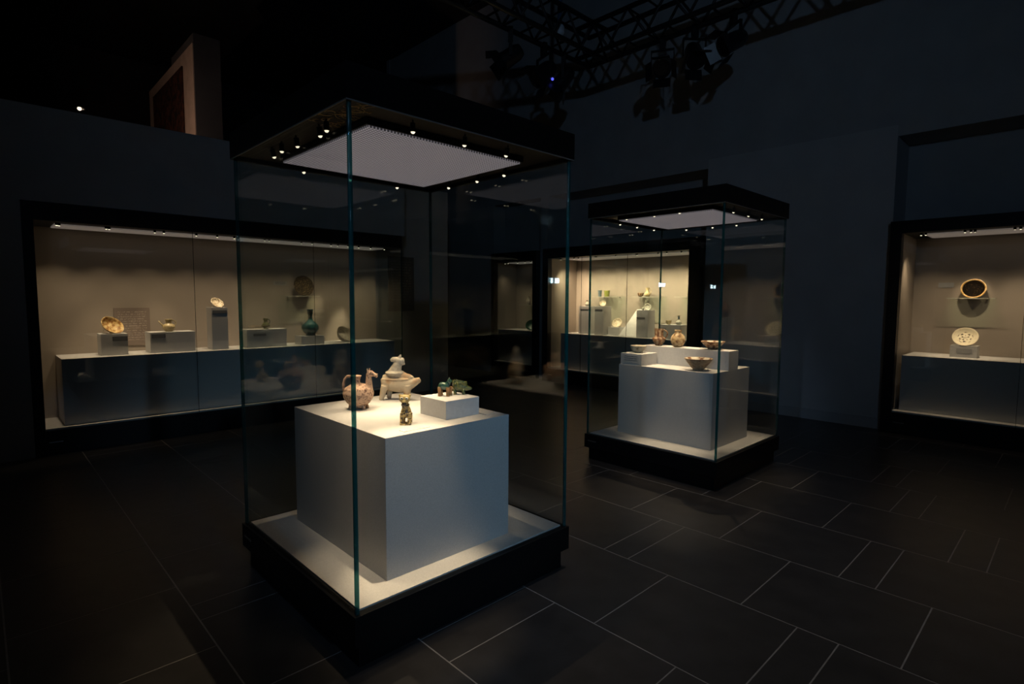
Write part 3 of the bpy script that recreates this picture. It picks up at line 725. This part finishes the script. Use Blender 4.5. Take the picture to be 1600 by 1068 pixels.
# --- mirrored left case
vessel('pale vase on a pedestal mirrored in the near glass', (-1.045, FV + 0.1, 1.30), [(0, 0), (0.04, 0), (0.06, 0.05), (0.05, 0.1), (0.025, 0.14), (0.04, 0.17), (0.035, 0.17), (0, 0.13)], 'cream_glaze', 'pale_vase', 'vase')
bowl('small bowl on a low block mirrored in the near glass', (-0.37, FV + 0.1, 1.05), 0.09, 0.06, 0.04, 'bowl_amber', 0)
# --- centre case
cz = 7.62
vessel('tiny white flask on the leftmost slim pedestal', (cz, 6.02, 1.322), [(0, 0), (0.022, 0), (0.040, 0.025), (0.036, 0.05), (0.014, 0.065), (0.012, 0.09), (0.020, 0.105), (0.016, 0.105), (0, 0.09)], 'pale_glass', 'small_flask', 'flask')
bowl('small white dish leaning on a slim pedestal', (cz, 5.69, 1.326), 0.055, 0.02, 0.02, 'bowl_pale', 0, normal=(-0.7, -0.45, 0.5), cat='dish', name='small_dish')
bowl('fanned pale glass dish on the slim pedestal by the slanted panel', (cz, 4.82, 1.278), 0.055, 0.022, 0.02, 'pale_glass', 0, normal=(-0.75, -0.4, 0.35), cat='dish', name='small_dish')
vessel('tiny round pot beside the fanned glass dish', (cz, 4.905, 1.278), [(0, 0), (0.014, 0), (0.024, 0.02), (0.02, 0.036), (0.010, 0.042), (0.014, 0.052), (0, 0.048)], 'pale_glass', 'small_pot', 'pot')
vessel('small cream cup on the broad block by the black frame', (cz, 4.445, 1.066), [(0, 0), (0.03, 0), (0.038, 0.025), (0.042, 0.06), (0.038, 0.06), (0.033, 0.02), (0, 0.012)], 'cream_glaze', 'small_cup', 'cup', parts=[('handle', handle(0.038, 0.052, 0.036, 0.02, 0.02, 0.004), 'cream_glaze')])
vessel('small pale flask with a dark neck on the broad block', (cz, 4.275, 1.066), [(0, 0), (0.028, 0), (0.044, 0.024), (0.042, 0.044), (0.024, 0.062), (0.013, 0.072), (0.012, 0.12), (0.022, 0.14), (0.016, 0.14), (0, 0.12)], 'pale_glass', 'small_flask', 'flask', parts=[('collar', lambda m: m.lathe([(0.0135, 0.085), (0.0155, 0.09), (0.0155, 0.115), (0.0135, 0.12)], 20), 'glass_blue')])
bowl('pale patterned dish leaning behind the slim pedestals', (7.72, 5.46, CR + 0.13), 0.085, 0.03, 0.03, 'bowl_pale', 0, normal=(-0.8, -0.2, 0.45), cat='dish', name='patterned_dish')
block('display_block', 'low grey block under the pale patterned dish', (7.62, 7.82, 5.36, 5.57, CR, CR + 0.13), 'fabric', None, cat='block')
vessel('bluish glass beaker on the glass shelf', (7.84, 5.87 + 0.05, SZ), [(0, 0), (0.028, 0), (0.030, 0.03), (0.038, 0.11), (0.034, 0.11), (0.026, 0.02), (0, 0.012)], 'glass_blue', 'glass_beaker', 'beaker')
vessel('yellow-green glass cup beside the blue beaker', (7.84, 5.72 + 0.05, SZ), [(0, 0), (0.040, 0), (0.044, 0.04), (0.052, 0.105), (0.047, 0.105), (0.038, 0.03), (0, 0.015)], 'glass_yellow', 'glass_cup', 'cup')
vessel('cream jug with handle standing on a glass shelf', (7.84, 4.97, SZ), [(0, 0), (0.034, 0), (0.046, 0.03), (0.044, 0.06), (0.024, 0.085), (0.024, 0.11), (0.034, 0.145), (0.030, 0.145), (0.018, 0.1), (0, 0.09)], 'cream_glaze', 'cream_jug', 'jug', parts=[('handle', handle(0.03, 0.135, 0.042, 0.05, 0.026, 0.005), 'cream_glaze')], rot=VIEW_ROT)
bowl('brown open bowl beside the cream jug on the shelf', (7.86, 5.11, SZ), 0.055, 0.06, 0.025, 'bowl_brown', 0)
vessel('green glass bowl on the shelf by the black frame', (7.84, 4.15 + 0.04, SZ), [(0, 0), (0.024, 0), (0.056, 0.035), (0.060, 0.055), (0.048, 0.075), (0.034, 0.08), (0.042, 0.092), (0.036, 0.092), (0.030, 0.07), (0, 0.02)], 'glass_green', 'glass_bowl', 'bowl')
# --- right case
bowl('cream dish painted with a flower leaning on the grey block', (7.62, 0.90, 0.975), 0.112, 0.035, 0.045, 'dish_floral', 0, normal=(-0.86, -0.05, 0.52), cat='dish', name='floral_dish')
bowl('dark plate with shining gold rim on a glass shelf', (7.845, 0.885, 1.482), 0.110, 0.034, 0.045, 'plate_dark', 0, normal=(-0.94, -0.05, 0.34), rim='rim_gold', cat='plate', name='dark_plate')
vessel('brown vase on the pedestal past the right edge', (7.65, 0.18, 1.20), [(0, 0), (0.05, 0), (0.09, 0.08), (0.08, 0.14), (0.04, 0.19), (0.05, 0.22), (0.045, 0.22), (0, 0.18)], 'bowl_brown', 'brown_vase', 'vase')
# --- far case
bowl('green bowl leaning in the small far case', (7.60, 7.32, CR), 0.12, 0.06, 0.05, 'green_glaze', 0, normal=(-0.7, -0.5, 0.6))
vessel('small brown vase on the shelf of the far case', (7.72, 7.36, 1.33), [(0, 0), (0.03, 0), (0.05, 0.04), (0.045, 0.08), (0.02, 0.11), (0.035, 0.14), (0.03, 0.14), (0, 0.1)], 'bowl_brown', 'small_vase', 'vase')
vessel('small pale vase beside the brown one in the far case', (7.72, 7.54, 1.33), [(0, 0), (0.03, 0), (0.045, 0.05), (0.04, 0.09), (0.02, 0.12), (0.03, 0.16), (0.025, 0.16), (0, 0.12)], 'grey_clay', 'small_vase', 'vase')

# ================================================================== FIGURES IN THE NEAR CASE
# animal-headed jug
c = thing('animal_jug', 'pinkish terracotta jug with an animal head and loop handle', 'jug', (1.445, 2.665, ZA), VIEW_ROT)
m = MB()
m.lathe([(0, 0.016), (0.034, 0.017), (0.058, 0.032), (0.076, 0.060), (0.081, 0.084), (0.072, 0.110), (0.046, 0.128), (0.026, 0.134), (0, 0.136)], 40)
m.tube([(-0.012, 0, 0.12), (-0.012, 0, 0.15), (-0.012, 0, 0.168), (-0.012, 0, 0.178)], [0.026, 0.020, 0.024, 0.031], 20)
m.tube([(0.050, 0, 0.085), (0.056, 0, 0.125), (0.056, 0, 0.165), (0.057, 0, 0.190)], [0.030, 0.019, 0.0145, 0.0145], 16)      # animal's neck
m.tube([(0.050, 0, 0.190), (0.068, 0, 0.192), (0.084, 0, 0.183), (0.096, 0, 0.178), (0.102, 0, 0.177)], [0.014, 0.0150, 0.0105, 0.0105, 0.0125], 14)  # muzzle
for s in (-1, 1): m.tube([(0.054, s * 0.009, 0.198), (0.050 + (s > 0) * 0.010, s * 0.013, 0.216)], [0.0055, 0.003], 8)
m.lathe([(0, 0.008), (0.036, 0.010), (0.040, 0.02), (0, 0.03)], 30)
body = m.build('body', 'terracotta_pink', c, True, remesh=0.0028)
m = MB(); m.tube([(-0.036, 0, 0.172), (-0.056, 0, 0.174), (-0.072, 0, 0.158), (-0.080, 0, 0.130), (-0.078, 0, 0.098), (-0.068, 0, 0.085)], [0.007, 0.0065, 0.006, 0.006, 0.007, 0.008], 12)
m.build('handle', 'terracotta_pink', c, True)
for a in (0.5, 1.2, 2.0, 3.6, 4.5, 5.6):
    m = MB(); m.tube([(0.038 * math.cos(a), 0.038 * math.sin(a), 0.028), (0.046 * math.cos(a), 0.046 * math.sin(a), 0.0)], [0.012, 0.009], 10)
    m.build('foot', 'terracotta_pink', c, True)
for s in (-1, 1): MB().ball((0.070, s * 0.0135, 0.196), 0.0032, sub=2).build('eye', 'dark_glaze', c, True)

# boat-bodied animal with a rider
c = thing('rider_figure', 'buff clay four-legged beast with rising snout and a hooded rider', 'figurine', (1.745, 2.765, ZA), VIEW_ROT)
m = MB()
m.tube([(-0.084, 0, 0.126), (-0.070, 0, 0.108), (-0.03, 0, 0.095), (0.02, 0, 0.090), (0.06, 0, 0.086), (0.095, 0, 0.098), (0.135, 0, 0.118)], [0.014, 0.036, 0.047, 0.050, 0.044, 0.026, 0.013], 20)
m.tube([(-0.082, 0, 0.130), (-0.03, 0, 0.132), (0.03, 0, 0.130), (0.078, 0, 0.122)], [0.012, 0.030, 0.034, 0.020], 16)
m.ball((-0.002, 0, 0.121), (0.088, 0.052, 0.011)); m.ball((0.060, 0, 0.138), (0.026, 0.020, 0.012)); m.ball((0.084, 0, 0.128), (0.015, 0.015, 0.012))
for (x, y, dx, r) in ((-0.064, -0.026, -0.022, 0.018), (-0.045, 0.028, -0.008, 0.017), (0.060, -0.022, 0.006, 0.021), (0.048, 0.028, 0.0, 0.018)):
    m.tube([(x, y, 0.085), (x + dx * 0.5, y, 0.045), (x + dx, y * 1.15, 0.0)], [r * 1.25, r, r * 0.72], 14)
figure_body = m.build('body', 'earthenware_buff', c, True, remesh=0.0032)
m = MB()
m.tube([(-0.012, 0, 0.140), (-0.010, 0, 0.165), (0.000, 0, 0.190), (0.008, 0, 0.208)], [0.048, 0.038, 0.029, 0.024], 20)
m.lathe([(0, 0.148), (0.052, 0.150), (0.056, 0.158), (0.044, 0.166), (0, 0.172)], 28, center=(-0.012, 0, 0))
m.ball((0.010, 0, 0.222), (0.026, 0.022, 0.024))
m.tube([(0.0, 0, 0.228), (-0.020, 0, 0.232), (-0.034, 0, 0.226)], [0.020, 0.016, 0.010], 14)
m.ball((0.034, 0, 0.222), (0.012, 0.016, 0.022)); m.ball((0.040, 0, 0.206), (0.009, 0.010, 0.006))
m.tube([(0.014, 0, 0.236), (0.020, 0, 0.250), (0.022, 0, 0.262)], [0.013, 0.009, 0.004], 12)
m.build('rider', 'grey_clay', c, True, remesh=0.003)

# spotted standing beast with round face
c = thing('spotted_beast', 'small brown-spotted beast standing upright with a round pale face', 'figurine', (1.425, 2.185, ZA), VIEW_ROT + 0.05)
m = MB()
m.ball((0, 0.012, 0.056), (0.0245, 0.030, 0.028)); m.ball((0, 0.005, 0.074), (0.020, 0.020, 0.018))
m.tube([(-0.001, 0.004, 0.078), (-0.003, -0.002, 0.102)], [0.017, 0.017], 14)
for s in (-1, 1):
    m.tube([(s * 0.0155, -0.006, 0.055), (s * 0.0175, -0.008, 0.026), (s * 0.0175, -0.012, 0.0)], [0.011, 0.0085, 0.010], 12)
    m.tube([(s * 0.015, 0.034, 0.05), (s * 0.0165, 0.036, 0.0)], [0.012, 0.009], 12)
m.box(-0.026, 0.026, -0.020, 0.044, 0.0, 0.004)
m.build('body', 'beast_glaze', c, True, remesh=0.0022)
m = MB(); m.ball((-0.004, -0.003, 0.121), (0.026, 0.021, 0.0215)); m.ball((-0.004, -0.019, 0.109), (0.014, 0.010, 0.010))
for s in (-1, 1): m.ball((-0.004 + s * 0.022, 0.002, 0.136), (0.0075, 0.005, 0.008))
m.build('head', 'beast_face', c, True, remesh=0.002)
for s in (-1, 1):
    MB().ball((-0.004 + s * 0.0115, -0.0205, 0.126), (0.0085, 0.0045, 0.0068), sub=2).build('eye', 'eye_white', c, True)
    MB().ball((-0.004 + s * 0.0105, -0.0245, 0.126), (0.0036, 0.0018, 0.0034), sub=2).build('pupil', 'dark_glaze', c, True)
MB().ball((-0.004, -0.0245, 0.1005), (0.0115, 0.006, 0.009), sub=2).build('mouth', 'dark_glaze', c, True)
MB().lathe([(0.0175, 0.088), (0.0195, 0.09), (0.0195, 0.094), (0.0175, 0.096)], 20, center=(-0.002, 0.001, 0)).build('collar', 'dark_glaze', c, True)

# green bull
c = thing('green_bull', 'small dark green glazed bull with orange legs on the white block', 'figurine', (1.712, 2.262, ZBK), VIEW_ROT)
m = MB()
m.tube([(-0.030, 0, 0.052), (-0.018, 0, 0.052), (0.004, 0, 0.050), (0.022, 0, 0.052)], [0.014, 0.020, 0.019, 0.018], 14)
m.tube([(0.012, 0, 0.056), (0.020, -0.002, 0.070), (0.024, -0.006, 0.080)], [0.015, 0.012, 0.011], 12)
m.tube([(0.022, -0.006, 0.080), (0.034, -0.012, 0.072)], [0.011, 0.007], 12)
for s in (-1, 1): m.tube([(0.020, s * 0.008, 0.086), (0.022, s * 0.014, 0.095)], [0.004, 0.0018], 8)
m.tube([(-0.030, 0, 0.055), (-0.036, 0, 0.035)], [0.004, 0.003], 8)
m.build('body', 'green_glaze', c, True, remesh=0.0018)
for (x, y) in ((-0.026, -0.009), (-0.022, 0.010), (0.016, -0.011), (0.026, 0.008)):
    MB().tube([(x, y, 0.046), (x, y, 0.02), (x + 0.001, y, 0.0)], [0.0115, 0.0095, 0.0105], 12).build('leg', 'leg_glaze', c, True)

# olive spiny animal
c = thing('spiny_animal', 'olive green glazed spiny animal with long snout behind the bull', 'figurine', (1.798, 2.246, ZBK), VIEW_ROT)
m = MB()
m.tube([(-0.040, 0, 0.040), (-0.028, 0, 0.040), (0.0, 0, 0.040), (0.024, 0, 0.036), (0.042, 0, 0.032), (0.060, 0, 0.030)], [0.012, 0.022, 0.024, 0.019, 0.012, 0.006], 16)
for i in range(8):
    x = -0.036 + i * 0.0095
    m.tube([(x, 0, 0.055), (x - 0.003, 0, 0.079 - abs(i - 1.5) * 0.0018)], [0.0068, 0.0022], 8)
    for s in (-1, 1): m.tube([(x, s * 0.012, 0.050), (x, s * 0.024, 0.066)], [0.0055, 0.002], 8)
for s in (-1, 1): m.tube([(0.030, s * 0.008, 0.045), (0.030, s * 0.012, 0.060)], [0.005, 0.002], 8)
m.build('body', 'olive_glaze', c, True, remesh=0.002)
for (x, y) in ((-0.026, -0.012), (-0.026, 0.012), (0.018, -0.011), (0.018, 0.011)):
    MB().tube([(x, y, 0.030), (x, y, 0.0)], [0.009, 0.0075], 12).build('leg', 'olive_glaze', c, True)

# ================================================================== LIGHTING TRUSS
TZ0, TZ1, TC = 4.60, 4.98, (6.2, 4.94)
TW = 0.30
def truss_arm(label, along, length):
    c = thing('lighting_truss', label, 'truss', (TC[0], TC[1], TZ0), 0 if along == 'u' else PI / 2, 'arms of the ceiling truss')
    # local x runs back from the corner
    y0, y1 = (-TW, 0.0) if along == 'u' else (0.0, TW)
    chord = None
    for y in (y0, y1):
        for z in (0.0, TZ1 - TZ0):
            o = MB().tube([(0.0, y, z), (-length, y, z)], 0.030, 10).build('chord', 'truss_metal', c, True)
    n = int(length / 0.27); step = length / n
    cache = {}
    for y in (y0, y1):
        for k in range(n):
            up = k % 2
            if up not in cache:
                z0, z1 = (0.0, TZ1 - TZ0) if up == 0 else (TZ1 - TZ0, 0.0)
                o = MB().tube([(0, 0, z0), (-step, 0, z1)], 0.016, 6).build('brace', 'truss_metal', c, True); cache[up] = o.data
            else:
                o = bpy.data.objects.new('brace', cache[up]); COL.objects.link(o); o.parent = c
            o.location = (-k * step, y, 0)
    flat = None
    for z in (0.0, TZ1 - TZ0):
        for k in range(n + 1):
            if flat is None:
                o = MB().tube([(0, 0, 0), (0, TW, 0)], 0.012, 6).build('cross_bar', 'truss_metal', c, True); flat = o.data
            else:
                o = bpy.data.objects.new('cross_bar', flat); COL.objects.link(o); o.parent = c
            o.location = (-k * step, y0, z)
    return c
truss_arm('black ceiling truss arm running toward the top left', 'u', 4.6)
truss_arm('black ceiling truss arm running toward the top right', 'v', 6.0)

def stage_light(label, pos, yaw, pitch, s=1.0, led=False):
    c = thing('stage_light', label, 'spotlight', pos, yaw, 'stage lights hung from the truss')
    boxpart('clamp', 'lamp_black', c, -0.028, 0.028, -0.036, 0.036, -0.09, 0.066)
    m = MB()
    w = 0.13 * s
    m.box(-0.018, 0.018, -w, w, -0.105, -0.09); m.box(-0.018, 0.018, -w - 0.008, -w, -0.30 * s, -0.09); m.box(-0.018, 0.018, w, w + 0.008, -0.30 * s, -0.09)
    m.build('yoke', 'lamp_black', c)
    b = MB().lathe([(0, -0.16 * s), (0.07 * s, -0.15 * s), (0.095 * s, -0.09 * s), (0.10 * s, 0.06 * s), (0.115 * s, 0.13 * s), (0.095 * s, 0.13 * s), (0.09 * s, 0.10 * s), (0, 0.10 * s)], 20).build('lamp_housing', 'lamp_black', c, True, flat_angle=40)
    b.location = (0, 0, -0.27 * s); b.rotation_euler = (0, PI / 2 + pitch, 0)
    for k in range(4):
        m = MB(); m.box(-0.10 * s, 0.10 * s, 0.0, 0.004, 0, 0.13 * s)
        o = m.build('barn_door', 'lamp_black', b); a = k * PI / 2
        o.location = (0.115 * s * math.cos(a), 0.115 * s * math.sin(a), 0.12 * s); o.rotation_euler = Euler((-0.5, 0, a - PI / 2))
    if led:
        MB().ball((0.02 - 0.16 * s, -0.03, -0.30 * s), 0.018, sub=2).build('status_light', 'led_blue', c, True)
    return c
stage_light('dark stage light under the truss left of the corner', (4.72, 4.94, TZ0 - 0.03), 2.4, 0.6, 1.0)
stage_light('stage light with a blue status dot below the truss', (5.30, 4.94, TZ0 - 0.03), 2.9, 0.7, 1.1, True)
stage_light('stage light beside the one with the blue dot', (5.68, 4.94, TZ0 - 0.03), 2.2, 0.9, 1.0)
stage_light('stage light on the right truss arm nearest the corner', (6.2, 3.80, TZ0 - 0.03), 3.6, 0.7, 1.0)
stage_light('stage light in the middle of the right truss arm', (6.2, 3.38, TZ0 - 0.03), 4.0, 0.9, 1.0)
stage_light('stage light farthest along the right truss arm', (6.2, 2.92, TZ0 - 0.03), 2.6, 0.5, 1.0)
c = thing('chain_hoist', 'blue lifting strap with white collar above the truss', 'hoist', (5.42, 4.79, TZ1 - 0.30), 0)
MB().tube([(0, 0, 0.16), (0, 0, 7.0 - TZ1 + 0.30)], 0.028, 12).build('strap', 'strap_blue', c, True)
MB().lathe([(0, 0.16), (0.05, 0.155), (0.062, 0.13), (0.062, 0.06), (0.045, 0.035), (0, 0.03)], 18).build('collar', 'hoist_white', c, True)
MB().tube([(0, 0, 0.035), (0.03, 0, 0.0), (0.025, 0, -0.045), (-0.02, 0, -0.055), (-0.035, 0, -0.03)], 0.012, 10).build('hook', 'lamp_black', c, True)

# ================================================================== MEZZANINE BEHIND THE PARTITION
tag(MB().box(2.10, 2.118, 8.40, 10.0, 3.12, 4.44).build('hanging_textile', 'textile'), 'dark red-brown textile hanging on the upper pillar', 'textile')
c = thing('upper_lamp', 'small bright lamp just above the left partition', 'lamp', (0.905, 7.52, 3.08), 0)
MB().tube([(0, 0.03, 0), (0, 0.03, 0.36), (0, 0, 0.385)], 0.007, 8).build('stem', 'lamp_black', c, True)
MB().lathe([(0, 0.0), (0.03, 0.0), (0.05, -0.035), (0.046, -0.035), (0, -0.01)], 16, center=(0, 0, 0.375)).build('shade', 'lamp_black', c, True)
MB().ball((0, 0, 0.335), 0.02, sub=2).build('bulb', 'lens_warm', c, True)
ld = bpy.data.lights.new('upper_lamp_light', 'SPOT'); ld.energy = 42.0; ld.color = (1.0, 0.66, 0.48); ld.shadow_soft_size = 0.02
ld.spot_size = math.radians(84); ld.spot_blend = 0.45
lo = bpy.data.objects.new('upper_lamp_light', ld); COL.objects.link(lo); lo.parent = c; lo.location = (0.03, 0.03, 0.33)
lo.rotation_euler = aim((0.95, 0.95, 0.5))

# ================================================================== COOL WALL LAMP AND ADDED FILL LIGHTS
def wall_lamp(label, loc):
    c = thing('wall_lamp', label, 'lamp', loc, 0)
    boxpart('housing', 'lamp_black', c, -0.16, 0.16, -0.05, 0.0, -0.07, 0.07, bevel=0.004)
    for s in (-1, 1): boxpart('lens', 'lens_cool', c, s * 0.07 - 0.042, s * 0.07 + 0.042, -0.054, -0.05, -0.042, 0.042)
    ld = bpy.data.lights.new('wall_lamp_light', 'AREA'); ld.shape = 'RECTANGLE'; ld.size = 0.26; ld.size_y = 0.1
    ld.energy = P_WALLAMP; ld.color = COOL
    lo = bpy.data.objects.new('wall_lamp_light', ld); COL.objects.link(lo); lo.parent = c; lo.location = (0, -0.06, 0); lo.rotation_euler = (PI / 2, 0, 0)
    return c
wall_lamp('cool twin wall lamp beyond the left edge, mirrored in the glass cases', (-2.75, LV, 1.757))

def add_fill_light(label, loc, target, power, angle):  # unseen lamp, added for cool light on the plinths and walls
    c = thing('fill_light', label, 'fill_light', loc, 0, 'unseen cool fill lights added behind the visitor')
    d = Vector(target) - Vector(loc); e = aim(d)
    MB().tube([(0, 0, 0.02), (0, 0, 7.0 - loc[2])], 0.02, 10).build('fill_light_rod', 'lamp_black', c, True)
    b = MB().lathe([(0, 0.22), (0.07, 0.20), (0.10, 0.12), (0.11, 0.0), (0.10, 0.0), (0.095, 0.02), (0, 0.02)], 24).build('lamp_housing', 'lamp_black', c, True, flat_angle=40)
    b.rotation_euler = e
    MB().lathe([(0, 0.012), (0.093, 0.012), (0.093, 0.018), (0, 0.018)], 24).build('lens', 'lens_fill', b)
    ld = bpy.data.lights.new('fill_beam', 'SPOT'); ld.energy = power; ld.color = COOL; ld.spot_size = math.radians(angle); ld.spot_blend = 1.0; ld.shadow_soft_size = 0.09
    lo = bpy.data.objects.new('fill_beam', ld); COL.objects.link(lo); lo.parent = b; lo.location = (0, 0, -0.005)
    return c
add_fill_light('narrow cool fill light added behind the visitor, aimed at the near case', (0.6, -3.6, 2.5), (1.70, 2.02, 0.74), P_FILL * 1.12, 25)
add_fill_light('narrow cool fill light added behind the visitor, aimed at the farther case', (-2.2, 0.1, 2.7), (4.2, 2.5, 0.80), P_FILL * 0.75, 20)
add_fill_light('wide cool fill light added behind the visitor to brighten the walls', (-2.0, -2.4, 3.5), (6.6, 4.9, 4.1), P_WASH * 1.75, 88)

c = thing('floor_fill', 'round fill light added above the open floor beside the cases', 'floor_fill_light', (2.9, 1.5, 6.88), 0)  # unseen lamp added to lift the floor between the cases
MB().lathe([(0, 0.12), (0.12, 0.12), (0.13, 0.0), (0.115, 0.0), (0.11, 0.04), (0, 0.04)], 24).build('floor_fill_can', 'lamp_black', c, True, flat_angle=40)
MB().lathe([(0, 0.03), (0.108, 0.03), (0.108, 0.038), (0, 0.038)], 24).build('lens', 'lens_warm', c)
ld = bpy.data.lights.new('floor_fill_beam', 'SPOT'); ld.energy = P_FLOOR_FILL; ld.color = (1.0, 0.93, 0.87); ld.spot_size = math.radians(48); ld.spot_blend = 1.0; ld.shadow_soft_size = 0.10
lo = bpy.data.objects.new('floor_fill_beam', ld); COL.objects.link(lo); lo.parent = c; lo.location = (0, 0, 0.02)
